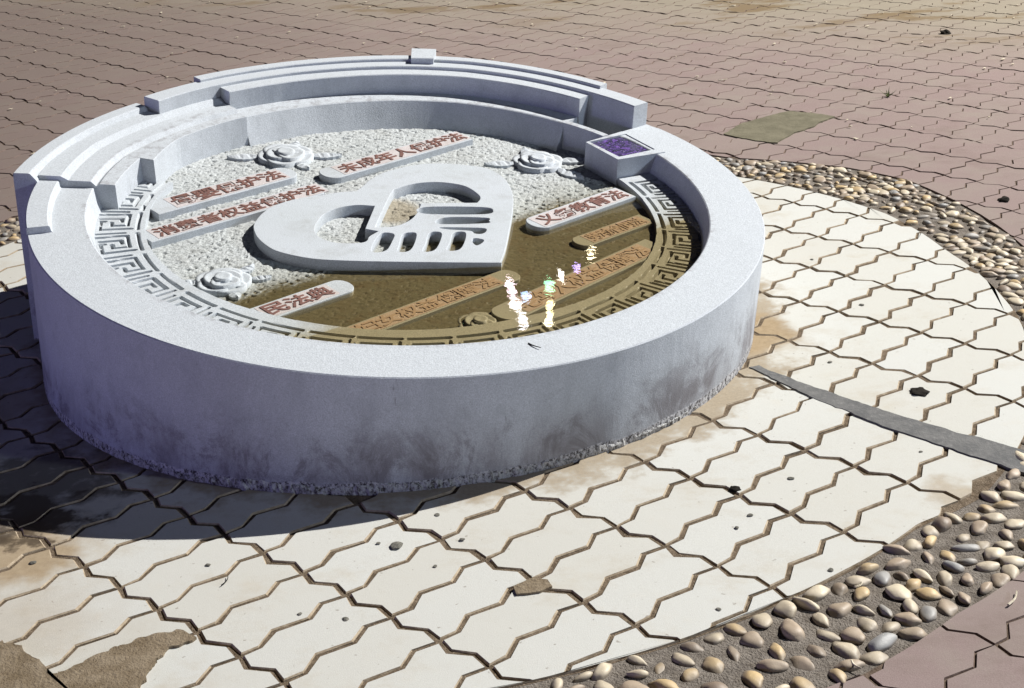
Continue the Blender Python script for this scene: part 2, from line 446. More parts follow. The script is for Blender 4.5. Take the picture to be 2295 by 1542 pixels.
D_HOLES = [[[-0.0695,0.0434],[-0.1163,0.0447],[-0.1582,0.0229],[-0.1864,-0.0156],[-0.1986,-0.0661],[-0.2001,-0.1076],[-0.185,-0.1471],[-0.1522,-0.1725],[-0.1132,-0.176],[-0.086,-0.17],[-0.0744,-0.1585],[-0.0704,-0.1347],[-0.0514,-0.104],[-0.0832,-0.0928]],[[-0.0335,0.1306],[-0.02,0.1588],[0.0236,0.1939],[0.0839,0.2072],[0.1451,0.1888],[0.1787,0.1412],[0.1863,0.1113],[0.179,0.0843],[0.0494,0.0697],[0.041,0.0579],[0.0341,0.0098],[0.0187,-0.0344],[-0.0137,-0.0721],[-0.0607,-0.0828],[-0.048,0.0247]],[[0.0502,0.0461],[0.1909,0.0578],[0.2174,0.0394],[0.194,0.0157],[0.0516,0.0076]],[[0.1014,-0.012],[0.1998,-0.0054],[0.207,-0.0227],[0.1998,-0.0374],[0.0881,-0.0499]],[[0.0915,-0.0706],[0.1627,-0.0663],[0.197,-0.0677],[0.2012,-0.0826],[0.1913,-0.0985],[0.1743,-0.0985],[0.1629,-0.0843],[0.1116,-0.0801]],[[0.1717,-0.1259],[0.1942,-0.1322],[0.1915,-0.1498],[0.179,-0.1641],[0.1696,-0.1475]],[[-0.0474,-0.1228],[-0.0342,-0.1102],[-0.014,-0.1188],[-0.0163,-0.1539],[-0.0259,-0.204],[-0.0468,-0.2199],[-0.0603,-0.2112],[-0.0583,-0.1705]],[[0.0056,-0.1186],[0.0219,-0.1051],[0.0377,-0.1127],[0.0334,-0.1766],[0.0224,-0.2082],[0.0005,-0.2098],[0.0014,-0.1725]],[[0.0671,-0.107],[0.0837,-0.0954],[0.0967,-0.108],[0.0913,-0.1655],[0.0799,-0.2005],[0.0567,-0.2056],[0.062,-0.1612]],[[0.1221,-0.106],[0.1374,-0.0911],[0.1531,-0.1002],[0.1483,-0.1611],[0.1363,-0.193],[0.1114,-0.1949],[0.1175,-0.1536]]]
D_CHIPS = [[-0.018,-1.047],[0.016,-1.058],[-0.323,-1.094],[-0.138,-1.269],[-0.058,-1.292],[0.67,-1.011],[0.638,-1.054],[0.77,-0.878],[0.775,-1.213],[0.566,-1.317],[1.045,-0.795],[0.087,-0.953],[0.135,-1.048],[0.088,-1.137],[1.112,-0.01],[0.962,-0.342],[1.058,0.329],[-0.65,-1.056],[-1.115,0.612]]
D_BLACK = [[1.707,0.744],[1.115,-0.523],[0.656,-0.911],[2.202,3.076],[1.686,2.017],[1.694,1.543],[0.685,-0.69]]
D_SMEAR = [[-0.627,-1.31],[-0.578,-1.352],[-0.509,-1.419],[-0.48,-1.392],[-0.446,-1.351],[-0.385,-1.324],[-0.341,-1.302],[-0.305,-1.318],[-0.325,-1.348],[-0.36,-1.395],[-0.379,-1.456],[-0.379,-1.522],[-0.576,-1.506],[-0.641,-1.384]]
D_HOLE = [[0.225,-1.219],[0.257,-1.196],[0.284,-1.202],[0.294,-1.226],[0.275,-1.238],[0.248,-1.241],[0.229,-1.244]]
D_TWIG_RIM = [[0.2952,-0.7219]]
D_LAMPS = {"pink":[[0.2475,-0.3671,0.2279],[0.0327,0.9043,0.4257]],"white1":[[0.2571,-0.4596,0.224],[0.0365,0.8993,0.4358]],"white2":[[0.2691,-0.5408,0.2204],[0.0413,0.8946,0.445]],"blue":[[0.2802,-0.4172,0.2247],[0.0433,0.9014,0.4307]],"green":[[0.3309,-0.3595,0.2248],[0.058,0.904,0.4236]],"yel1":[[0.3277,-0.4781,0.2204],[0.059,0.8976,0.4367]],"yel2":[[0.323,-0.5423,0.2182],[0.0586,0.894,0.4443]],"white3":[[0.361,-0.307,0.2256],[0.0662,0.9063,0.4175]],"violet":[[0.3989,-0.2558,0.226],[0.0764,0.9082,0.4115]],"warm":[[0.4367,-0.1757,0.2275],[0.0856,0.9112,0.4029]]}
D_PALE = [[[1.0377,-1.3496],[1.0642,-1.3116]],[[0.7496,-1.4816],[0.7598,-1.5037]],[[1.1103,2.3996],[1.148,2.4147]],[[0.803,-1.2743],[0.8187,-1.259]]]

# ---------------------------------------------------------------- ground, paving
def sheet(name, poly, z, mat, parent=None):
    n = len(poly)
    return mk(name, [(x, y, z) for x, y in poly], [tuple(range(n))], mat, parent)

def wrap(a): return (a + math.pi) % (2 * math.pi) - math.pi
def ring_sheet(name, r0, r1, z, mat, n=160, noise_amp=0.0, rings=10):
    V, F = [], []
    for k in range(rings + 1):
        for i in range(n):
            a = 2 * math.pi * i / n
            q0, q1 = (r0(wrap(a)) if callable(r0) else r0), (r1(wrap(a)) if callable(r1) else r1)
            r = q0 + (q1 - q0) * k / rings
            zz = z + noise_amp * mnoise.noise((r * math.cos(a) * 14, r * math.sin(a) * 14, 3.1))
            V.append((r * math.cos(a), r * math.sin(a), zz))
    for k in range(rings):
        for i in range(n):
            j = (i + 1) % n
            F.append((k * n + i, (k + 1) * n + i, (k + 1) * n + j, k * n + j))
    return mk(name, V, F, mat, None, True)

g = sheet("ground", [(-60, -60), (60, -60), (60, 60), (-60, 60)], -0.05, M_joint)
tag(g, kind="structure")

R_W, R_P = 1.47, 1.67          # mean edge of the cream disc, outer edge of the pebble band
AZ_W = ([-180, -115, -95, -82, -75, -63, -48, -42, -9, 14, 27, 37, 60, 180], [1.47, 1.56, 1.555, 1.512, 1.492, 1.462, 1.442, 1.475, 1.462, 1.468, 1.508, 1.50, 1.47, 1.47])
AZ_P = ([-180, -115, -63, -55, -48, 12, 20, 34, 41, 53, 80, 180], [1.67, 1.74, 1.69, 1.66, 1.66, 1.67, 1.715, 1.79, 1.765, 1.66, 1.67, 1.67])
def RW(a): return float(np.interp(math.degrees(a), *AZ_W))
def RP(a): return float(np.interp(math.degrees(a), *AZ_P))
white_bed = ring_sheet("white_paving", 0.5, lambda a: RW(a) + .004, -0.0036, M_joint, 200, 0.003, 12)
tag(white_bed, kind="structure")
peb_bed = ring_sheet("pebble_band", lambda a: RW(a) + .004, RP, -0.004, M_bed, 200, 0.004, 8)
tag(peb_bed, kind="structure")
V, F = [], []
nb = 200
for k, r_ in enumerate((RP, R_P + .6, 4.0, 14.0)):
    for i in range(nb):
        a = 2 * math.pi * i / nb
        r = r_(wrap(a)) if callable(r_) else r_
        V.append((r * math.cos(a), r * math.sin(a), -0.0032))
for k in range(3):
    for i in range(nb):
        j = (i + 1) % nb
        F.append((k * nb + i, (k + 1) * nb + i, (k + 1) * nb + j, k * nb + j))
red_bed = tag(mk("red_paving", V, F, M_joint_r), kind="structure")

# outline of one wavy interlocking paver in lattice units (u along the row, v along its length)
ROW = [(0, 0), (.28, -.055), (.66, .042), (1, 0)]
CRS = [(0, 0), (.06, .145), (-.14, .345), (.05, .63), (-.13, .825), (0, 1)]
def dense(pts, n):
    out = []
    for (a, b), (c, d) in zip(pts[:-1], pts[1:]):
        for k in range(n): out.append((a + (c - a) * k / n, b + (d - b) * k / n))
    return out
def outline(n=1):
    o = dense(ROW, n)
    o += [(1 + a, b) for a, b in dense(CRS, n)]
    o += [(a, 1 + b) for a, b in dense(ROW[::-1], n)]
    o += dense(CRS[::-1], n)
    return o
def paver_mesh(name, pts, top, edge, dip=0.0035, inset=0.0022, depth=0.03, jit=0.0):
    """pts: xy outline in metres around the origin"""
    n = len(pts)
    P = np.array(pts)
    if jit:
        P = P + rng.normal(0, jit, P.shape)
    c = P.mean(0)
    d = P - c
    L = np.maximum(np.hypot(d[:, 0], d[:, 1]), 1e-5)[:, None]
    In = P - d / L * inset
    V = [(x, y, 0) for x, y in In] + [(x, y, -dip) for x, y in P] + [(x, y, -depth) for x, y in P]
    F = [tuple(range(n))]
    fm = [0]
    for i in range(n):
        j = (i + 1) % n
        F.append((i, n + i, n + j, j)); fm.append(1)
        F.append((n + i, 2 * n + i, 2 * n + j, n + j)); fm.append(1)
    me = bpy.data.meshes.new(name)
    me.from_pydata(V, [], F)
    me.materials.append(top); me.materials.append(edge)
    me.polygons.foreach_set("material_index", np.array(fm, dtype=np.int32))
    me.update()
    return me

def lattice(o, W, Vv, th):
    u = np.array([math.cos(th), math.sin(th)]) * W
    v = np.array([-math.sin(th), math.cos(th)]) * Vv
    return np.array(o), u, v
LAT1 = lattice((0.49699, -0.77950), 0.1125, 0.23338, math.radians(-43.077))
LAT2 = lattice((0.89239, -0.20660), 0.11126, 0.22380, math.radians(-43.42))
LATR = lattice((1.30092, 1.33058), 0.10915, 0.19925, math.radians(-45.03))

# full-paver meshes shared by alike pieces
def templ(lat, gap, name, top, edge, k, jit, gv=None):
    o, u, v = lat
    W, Vv = np.linalg.norm(u), np.linalg.norm(v)
    s0, s1 = 1 - gap / W, 1 - (gv or gap) / Vv
    out = []
    for q in range(k):
        P = [(((a - .5) * s0) * u + ((b - .5) * s1) * v) for a, b in outline(1)]
        out.append(paver_mesh(name, P, top, edge, jit=jit, dip=.0018 if gv else .0026, inset=.0014 if gv else .0028))
    return out
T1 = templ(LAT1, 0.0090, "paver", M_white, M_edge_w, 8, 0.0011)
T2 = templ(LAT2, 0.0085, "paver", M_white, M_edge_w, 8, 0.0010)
TR = templ(LATR, 0.0030, "paver", M_red, M_edge_r, 10, 0.0006, 0.0062)

def place_pavers(lat, T, irange, jrange, keep, fmin, fmax, bed, gap, top, edge, zj=0.0006, rowshift=None):
    o, u, v = lat
    W, Vv = np.linalg.norm(u), np.linalg.norm(v)
    res = []
    for j in jrange:
        for i in irange:
            sh = rowshift(j) if rowshift else 0.0
            c = o + u * (i + .5 + sh) + v * (j + .5)
            r = float(np.hypot(*c))
            if not keep(c, i, j): continue
            corners = [c + u * a + v * b for a in (-.65, .65) for b in (-.55, .55)]
            rr = [float(np.hypot(*q)) for q in corners]
            ca = math.atan2(c[1], c[0])
            rmin = fmin(ca) if callable(fmin) else fmin
            rmax = fmax(ca) if callable(fmax) else fmax
            if max(rr) < rmin or min(rr) > rmax: continue
            rot = rng.normal(0, 0.006)
            z = rng.normal(0, zj)
            tilt = (rng.normal(0, 0.0035), rng.normal(0, 0.0035))
            if min(rr) >= rmin and max(rr) <= rmax:
                res.append((c, T[rng.integers(len(T))], rot, z, tilt))
            else:
                P = np.array([((a - .5) * (1 - gap / W)) * u + ((b - .5) * (1 - gap / Vv)) * v for a, b in outline(4)])
                G = P + c
                R = np.hypot(G[:, 0], G[:, 1])
                An = np.arctan2(G[:, 1], G[:, 0])
                lo_ = np.array([fmin(q) for q in An]) if callable(fmin) else rmin
                hi_ = np.array([fmax(q) for q in An]) if callable(fmax) else rmax
                Rc = np.clip(R, lo_, hi_)
                if np.ptp(Rc) < 0.030: continue
                G = G * (Rc / R)[:, None]
                cc = G.mean(0)
                # area check
                x, y = G[:, 0], G[:, 1]
                if abs(np.dot(x, np.roll(y, 1)) - np.dot(y, np.roll(x, 1))) / 2 < 0.0006: continue
                res.append((cc, paver_mesh("paver", G - cc, top, edge, inset=0.0015), 0.0, z * .3, (0, 0)))
    return res

def matrix_of(c, rot, z, tilt):
    return Matrix.Translation((float(c[0]), float(c[1]), float(z))) @ Matrix.Rotation(rot, 4, 'Z') @ Matrix.Rotation(tilt[0], 4, 'X') @ Matrix.Rotation(tilt[1], 4, 'Y')

v1 = LAT1[2] / np.linalg.norm(LAT1[2])
def side1(c): return float((c - LAT1[0]) @ v1) / 0.23338      # rows counted from lattice 1
STRIP_LO, STRIP_HI = 1.93, 2.12
KEEP1 = lambda c, i, j: j <= 1
KEEP2 = lambda c, i, j: j >= -1
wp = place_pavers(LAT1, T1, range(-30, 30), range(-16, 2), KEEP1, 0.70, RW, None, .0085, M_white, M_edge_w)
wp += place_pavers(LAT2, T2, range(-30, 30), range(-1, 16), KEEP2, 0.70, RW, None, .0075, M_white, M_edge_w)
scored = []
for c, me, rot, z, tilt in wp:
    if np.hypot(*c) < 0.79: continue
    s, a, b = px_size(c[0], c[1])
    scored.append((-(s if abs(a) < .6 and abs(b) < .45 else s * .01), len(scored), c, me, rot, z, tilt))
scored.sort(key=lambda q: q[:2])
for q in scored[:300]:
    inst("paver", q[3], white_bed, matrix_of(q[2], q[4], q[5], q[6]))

def join_mesh(name, items, mats, parent, smooth=False):
    V, F, M = [], [], []
    off = 0
    for me, mw in items:
        co = np.empty(len(me.vertices) * 3); me.vertices.foreach_get("co", co); co = co.reshape(-1, 3)
        m = np.array(mw)
        co = co @ m[:3, :3].T + m[:3, 3]
        V.append(co)
        base = mats.index(me.materials[0])
        for pl in me.polygons:
            F.append([x + off for x in pl.vertices]); M.append(base + pl.material_index)
        off += len(co)
    o = mk(name, np.concatenate(V), F, None, parent, smooth, mats, M)
    o["kind"] = "stuff"
    return o

# the red paving round it; a dislocated lattice with a few uneven rows as in the photo
def keep_red(c, i, j):
    return -6.0 < c[0] < 7.5 and -4.5 < c[1] < 9.5
jit_row = {j: float(rng.normal(0, 0.035)) + (0.28 if j in (8, 13) else 0.0) for j in range(-80, 80)}
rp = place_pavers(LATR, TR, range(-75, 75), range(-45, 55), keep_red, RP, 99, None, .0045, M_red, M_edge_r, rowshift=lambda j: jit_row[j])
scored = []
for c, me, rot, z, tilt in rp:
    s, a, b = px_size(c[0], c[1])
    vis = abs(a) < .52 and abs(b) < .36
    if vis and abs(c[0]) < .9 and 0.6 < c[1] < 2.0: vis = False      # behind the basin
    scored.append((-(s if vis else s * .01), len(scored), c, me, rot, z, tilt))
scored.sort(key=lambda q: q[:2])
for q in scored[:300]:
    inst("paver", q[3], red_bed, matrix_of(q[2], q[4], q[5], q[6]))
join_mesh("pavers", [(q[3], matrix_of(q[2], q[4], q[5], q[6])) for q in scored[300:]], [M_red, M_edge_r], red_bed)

# pebbles
def pebble_mesh(mat, sub):
    bm = bmesh.new()
    bmesh.ops.create_icosphere(bm, subdivisions=sub, radius=1.0)
    sd = random.random() * 90
    ex = random.uniform(0.55, 0.95)
    for v in bm.verts:
        n = mnoise.noise(v.co * 1.05 + Vector((sd, 0, 0)))
        v.co *= 1 + 0.27 * n
        v.co.y *= ex
        v.co.z *= random.uniform(.98, 1.02)
    me = bpy.data.meshes.new("pebble")
    bm.to_mesh(me); bm.free()
    me.materials.append(mat)
    me.polygons.foreach_set("use_smooth", np.ones(len(me.polygons), dtype=bool))
    return me
PEB = [pebble_mesh(m, 3) for m in M_pebs for k in range(3)]
PEBL = [pebble_mesh(m, 1) for m in M_pebs for k in range(2)]
pw = [10, 10, 10, 5, 5, 5, 6, 6, 6, 2, 2, 2, 2, 2, 2]
cells, placed = {}, []
tries = 0
while tries < 40000 and len(placed) < 2200:
    tries += 1
    a = rng.uniform(0, 2 * math.pi)
    w_ = wrap(a)
    r = math.sqrt(rng.uniform((RW(w_) + .018) ** 2, (RP(w_) - .014) ** 2))
    x, y = r * math.cos(a), r * math.sin(a)
    dens = 0.0265 + 0.010 * (mnoise.noise((x * 3, y * 3, 7.7)) + 0.5)
    if y > 0.2: dens -= 0.006
    key = (int(x / .05), int(y / .05))
    bad = False
    for dx in (-1, 0, 1):
        for dy in (-1, 0, 1):
            for (px, py) in cells.get((key[0] + dx, key[1] + dy), ()):
                if (px - x) ** 2 + (py - y) ** 2 < dens * dens: bad = True
    if bad: continue
    cells.setdefault(key, []).append((x, y))
    placed.append((x, y))
sc = []
for x, y in placed:
    s, a, b = px_size(x, y)
    vis = abs(a) < .52 and abs(b) < .36 and not (abs(x) < 1.0 and y > 0.5)
    L = rng.uniform(0.0150, 0.0225)
    if y < 0: L *= 1.10
    if rng.random() < .2: L *= 1.22
    hz = L * rng.uniform(.34, .50)
    mw = (Matrix.Translation((x, y, rng.uniform(-.0065, -.001))) @ Matrix.Rotation(rng.uniform(0, 6.3), 4, 'Z')
          @ Matrix.Rotation(rng.normal(0, .12), 4, 'X') @ Matrix.Diagonal((L, L * rng.uniform(.60, 1.0), hz, 1)))
    sc.append((-(s * L if vis else s * L * .01), len(sc), mw))
sc.sort(key=lambda q: q[:2])
for q in sc[:300]:
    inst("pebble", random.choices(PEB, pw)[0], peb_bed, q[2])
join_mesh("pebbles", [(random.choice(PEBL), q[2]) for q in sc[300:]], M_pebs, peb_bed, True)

def ragged(poly, step, amp, seed=0.0):
    out = []
    n = len(poly)
    for k in range(n):
        a, b = Vector(poly[k]), Vector(poly[(k + 1) % n])
        m = max(1, int((b - a).length / step))
        for q in range(m):
            p = a.lerp(b, q / m)
            dx = mnoise.noise((p.x * 23, p.y * 23, seed)) * amp + mnoise.noise((p.x * 70, p.y * 70, seed)) * amp * .5
            dy = mnoise.noise((p.x * 23, p.y * 23, seed + 9)) * amp + mnoise.noise((p.x * 70, p.y * 70, seed + 9)) * amp * .5
            out.append((p.x + dx, p.y + dy))
    return out
def slab(name, poly, z, mat, parent=None, drop=0.012):
    n = len(poly)
    V = [(x, y, z) for x, y in poly] + [(x, y, z - drop) for x, y in poly]
    F = [tuple(range(n))] + [(i, n + i, n + (i + 1) % n, (i + 1) % n) for i in range(n)]
    return mk(name, V, F, mat, parent)

# strip of grey cement filled in across the cream disc
lo = [(0.776, -0.352), (0.83, -0.44), (0.889, -0.531), (0.976, -0.648), (1.083, -0.768), (1.215, -0.905), (1.32, -1.02)]
hi = [(1.385, -0.965), (1.205, -0.777), (1.11, -0.695), (1.0, -0.588), (0.908, -0.485), (0.845, -0.41), (0.80, -0.345)]
tag(slab("cement_strip", ragged(lo + hi, 0.012, 0.006, 1.0), 0.0030, M_cement), kind="structure")
tag(slab("cement_patch", ragged([(1.012, 1.606), (1.091, 1.729), (1.18, 1.80), (1.239, 1.846), (1.293, 1.874), (1.365, 1.827), (1.432, 1.77), (1.371, 1.706), (1.346, 1.662), (1.252, 1.579), (1.17, 1.467), (1.142, 1.478), (1.07, 1.54)], 0.015, 0.008, 4.0), 0.0045, M_olive), kind="structure")
tag(slab("mortar_smear", ragged(D_SMEAR, 0.006, 0.018, 6.0), 0.0050, M_smear), kind="structure")
tag(slab("mortar_fill", ragged(D_HOLE, 0.008, 0.004, 8.0), 0.0042, M_smear), kind="structure")

# small stones bedded in the cream pavers
chip = bpy.data.meshes.new("stone_chip")
bm = bmesh.new(); bmesh.ops.create_icosphere(bm, subdivisions=2, radius=1.0)
for v in bm.verts: v.co *= 1 + .25 * mnoise.noise(v.co * 1.4)
bm.to_mesh(chip); bm.free(); chip.materials.append(M_chip)
for k, (x, y) in enumerate(D_CHIPS):
    s = 0.0034 + 0.0022 * ((k * 37) % 10) / 10 + (0.006 if k == 1 else 0)
    inst("stone_chip", chip, white_bed, Matrix.Translation((x, y, 0.0012)) @ Matrix.Rotation(k * 1.3, 4, 'Z') @ Matrix.Diagonal((s * 1.35, s, s * .32, 1)))

# ---------------------------------------------------------------- the carved stone basin
basin = empty("stone_basin", BASIN_M)
tag(basin, "round pale granite basin carved with a heart and clasped hands, holding shallow brown water", "stone basin")

def L3(x, y, h): return (x, y, h + HB)
GW = [(40, .995), (54, .995), (67, 1.003), (80, 1.010), (93, 1.0), (108, .985), (121, .980), (135, .985), (150, .990), (165, 1.0), (400, 1.0)]
def warp(az):
    az = az % 360
    if az < 40: return 1.0
    for (a, b), (c, d) in zip(GW[:-1], GW[1:]):
        if a <= az <= c: return b + (d - b) * (az - a) / (c - a)
    return 1.0
LOW = -0.56
def sector(name, prof, a0, a1, mat, parent=basin, step=1.5, wp=True, bev=0.0022, inner=None, wfun=None, mid=None):
    """sweep a closed (r, h) profile about the basin's axis from azimuth a0 to a1 (degrees)"""
    # soften convex top corners a little
    P = []
    n = len(prof)
    for k in range(n):
        p0, p1, p2 = Vector(prof[k - 1]), Vector(prof[k]), Vector(prof[(k + 1) % n])
        d0, d1 = (p0 - p1), (p2 - p1)
        if p1.y > -0.09 and d0.length > .005 and d1.length > .005 and d0.angle(d1) < 2.6:
            P.append(p1 + d0.normalized() * bev); P.append(p1 + d1.normalized() * bev)
        else: P.append(p1)
    n = len(P)
    m = max(1, int(abs(a1 - a0) / step))
    V, F = [], []
    for k in range(m + 1):
        az = a0 + (a1 - a0) * k / m
        g = wfun(az) if wfun else (warp(az) if wp else 1.0)
        ino = inner(az) if inner else 0.0
        mio = mid(az) if mid else 0.0
        c, s = math.cos(math.radians(az)), math.sin(math.radians(az))
        for p in P:
            rr = (p.x + (ino if p.x < .70 else (mio if p.x < .83 else 0.0))) * g
            k_ = min(0.0, p.y) / LOW          # the drum's sides stand plumb although its top slopes
            V.append(L3(rr * c + .005 * k_, rr * s - .0546 * k_, p.y))
    for k in range(m):
        for i in range(n):
            j = (i + 1) % n
            F.append((k * n + i, k * n + j, (k + 1) * n + j, (k + 1) * n + i))
    F.append(tuple(range(n))[::-1]); F.append(tuple(range(m * n, m * n + n)))
    o = mk(name, V, F, mat, parent)
    bm = bmesh.new(); bm.from_mesh(o.data); bmesh.ops.recalc_face_normals(bm, faces=bm.faces); bm.to_mesh(o.data); bm.free()
    return o

LOW = -0.56
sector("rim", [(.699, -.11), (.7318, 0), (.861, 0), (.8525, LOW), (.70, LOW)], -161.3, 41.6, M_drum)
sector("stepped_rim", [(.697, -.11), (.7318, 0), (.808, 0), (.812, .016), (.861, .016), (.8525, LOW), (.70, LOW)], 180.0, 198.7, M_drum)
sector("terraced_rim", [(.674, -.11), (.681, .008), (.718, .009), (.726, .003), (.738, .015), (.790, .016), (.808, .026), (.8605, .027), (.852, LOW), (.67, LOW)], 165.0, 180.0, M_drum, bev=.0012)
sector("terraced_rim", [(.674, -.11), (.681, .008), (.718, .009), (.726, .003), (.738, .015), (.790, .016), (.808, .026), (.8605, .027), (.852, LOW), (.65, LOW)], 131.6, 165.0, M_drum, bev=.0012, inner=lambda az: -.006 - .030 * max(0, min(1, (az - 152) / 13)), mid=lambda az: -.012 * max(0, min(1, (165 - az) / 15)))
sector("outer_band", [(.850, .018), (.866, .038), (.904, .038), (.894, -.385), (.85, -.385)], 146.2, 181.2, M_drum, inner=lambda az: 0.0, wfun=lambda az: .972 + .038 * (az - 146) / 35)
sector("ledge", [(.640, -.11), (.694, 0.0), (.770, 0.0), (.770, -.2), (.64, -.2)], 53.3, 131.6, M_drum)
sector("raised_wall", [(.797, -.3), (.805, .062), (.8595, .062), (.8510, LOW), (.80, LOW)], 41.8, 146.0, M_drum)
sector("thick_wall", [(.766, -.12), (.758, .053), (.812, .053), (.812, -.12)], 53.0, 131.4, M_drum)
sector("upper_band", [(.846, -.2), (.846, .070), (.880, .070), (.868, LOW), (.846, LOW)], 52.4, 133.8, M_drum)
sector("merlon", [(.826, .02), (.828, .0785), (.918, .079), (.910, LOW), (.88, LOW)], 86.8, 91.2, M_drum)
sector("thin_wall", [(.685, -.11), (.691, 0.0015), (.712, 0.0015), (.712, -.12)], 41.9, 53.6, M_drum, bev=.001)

def prism(name, poly, h0, h1, mat, parent=basin, bev=0.0, bmat=None):
    """vertical prism over a local xy polygon (counter-clockwise), top edge optionally chamfered"""
    n = len(poly)
    P = np.array(poly)
    V, F = [], []
    if bev:
        d0 = P - np.roll(P, 1, 0); d1 = np.roll(P, -1, 0) - P
        d0 /= np.maximum(np.linalg.norm(d0, axis=1), 1e-9)[:, None]; d1 /= np.maximum(np.linalg.norm(d1, axis=1), 1e-9)[:, None]
        nn = np.stack([-(d0 + d1)[:, 1], (d0 + d1)[:, 0]], -1); nn /= np.maximum(np.linalg.norm(nn, axis=1), 1e-9)[:, None]
        I = P + nn * bev
        V = [L3(x, y, h1) for x, y in I] + [L3(x, y, h1 - bev) for x, y in P] + [L3(x, y, h0) for x, y in P]
        F = [tuple(range(n))]
        for i in range(n):
            j = (i + 1) % n
            F += [(i, n + i, n + j, j), (n + i, 2 * n + i, 2 * n + j, n + j)]
    else:
        V = [L3(x, y, h1) for x, y in P] + [L3(x, y, h0) for x, y in P]
        F = [tuple(range(n))] + [(i, n + i, n + (i + 1) % n, (i + 1) % n) for i in range(n)]
    return mk(name, V, F, mat, parent)

# square box let into the rim, with its dark violet glass
boxA, boxB, boxC, boxD = (.463, .409), (.539, .292), (.668, .3575), (.565, .499)
pan = [(.472, .4125), (.5435, .3115), (.643, .374), (.575, .481)]
box = mk("box", [L3(*q, .0022) for q in (boxA, boxB, boxC, boxD)] + [L3(*q, -.11) for q in (boxA, boxB, boxC, boxD)]
         + [L3(*q, .0022) for q in pan] + [L3(*q, -.006) for q in pan],
         [(0, 1, 9, 8), (1, 2, 10, 9), (2, 3, 11, 10), (3, 0, 8, 11), (1, 0, 4, 5), (2, 1, 5, 6), (3, 2, 6, 7), (0, 3, 7, 4)]
         + [(8 + i, 8 + (i + 1) % 4, 12 + (i + 1) % 4, 12 + i) for i in range(4)], M_drum, basin)
mk("glass_panel", [L3(*q, -.003) for q in pan], [(3, 2, 1, 0)], M_solar, box)

# chiselled floor of the relief
def floor_mesh():
    st, R = 0.0042, 0.70
    n = int(2 * R / st)
    xs = np.linspace(-R, R, n)
    X, Y = np.meshgrid(xs, xs)
    Z = np.zeros_like(X)
    for i in range(n):
        for j in range(n):
            x, y = X[i, j], Y[i, j]
            if x * x + y * y > .5: continue
            a = mnoise.noise((x * 85, y * 85, 0)); b = mnoise.noise((x * 210, y * 210, 5)); c = mnoise.noise((x * 9, y * 9, 2))
            sub = min(1.0, max(0.0, (W0 + WX * x + WY * y + .071) / .004))
            k = 1.0 - .72 * sub                      # silt smooths what lies under water
            Z[i, j] = (0.0019 * a + 0.0015 * b) * k + 0.0018 * c - (0.0025 * k if a < -.42 else 0)
    idx = np.arange(n * n).reshape(n, n)
    V = np.stack([X.ravel(), Y.ravel(), (Z - .069).ravel() + HB], -1)
    q = np.stack([idx[:-1, :-1], idx[:-1, 1:], idx[1:, 1:], idx[1:, :-1]], -1).reshape(-1, 4)
    c = V[q].mean(1)
    q = q[np.hypot(c[:, 0], c[:, 1]) < R - .002]
    used = np.unique(q); remap = -np.ones(n * n, int); remap[used] = np.arange(len(used))
    return V[used], remap[q]
fv, ff = floor_mesh()
mk("relief_floor", fv, ff.tolist(), M_chisel, basin)

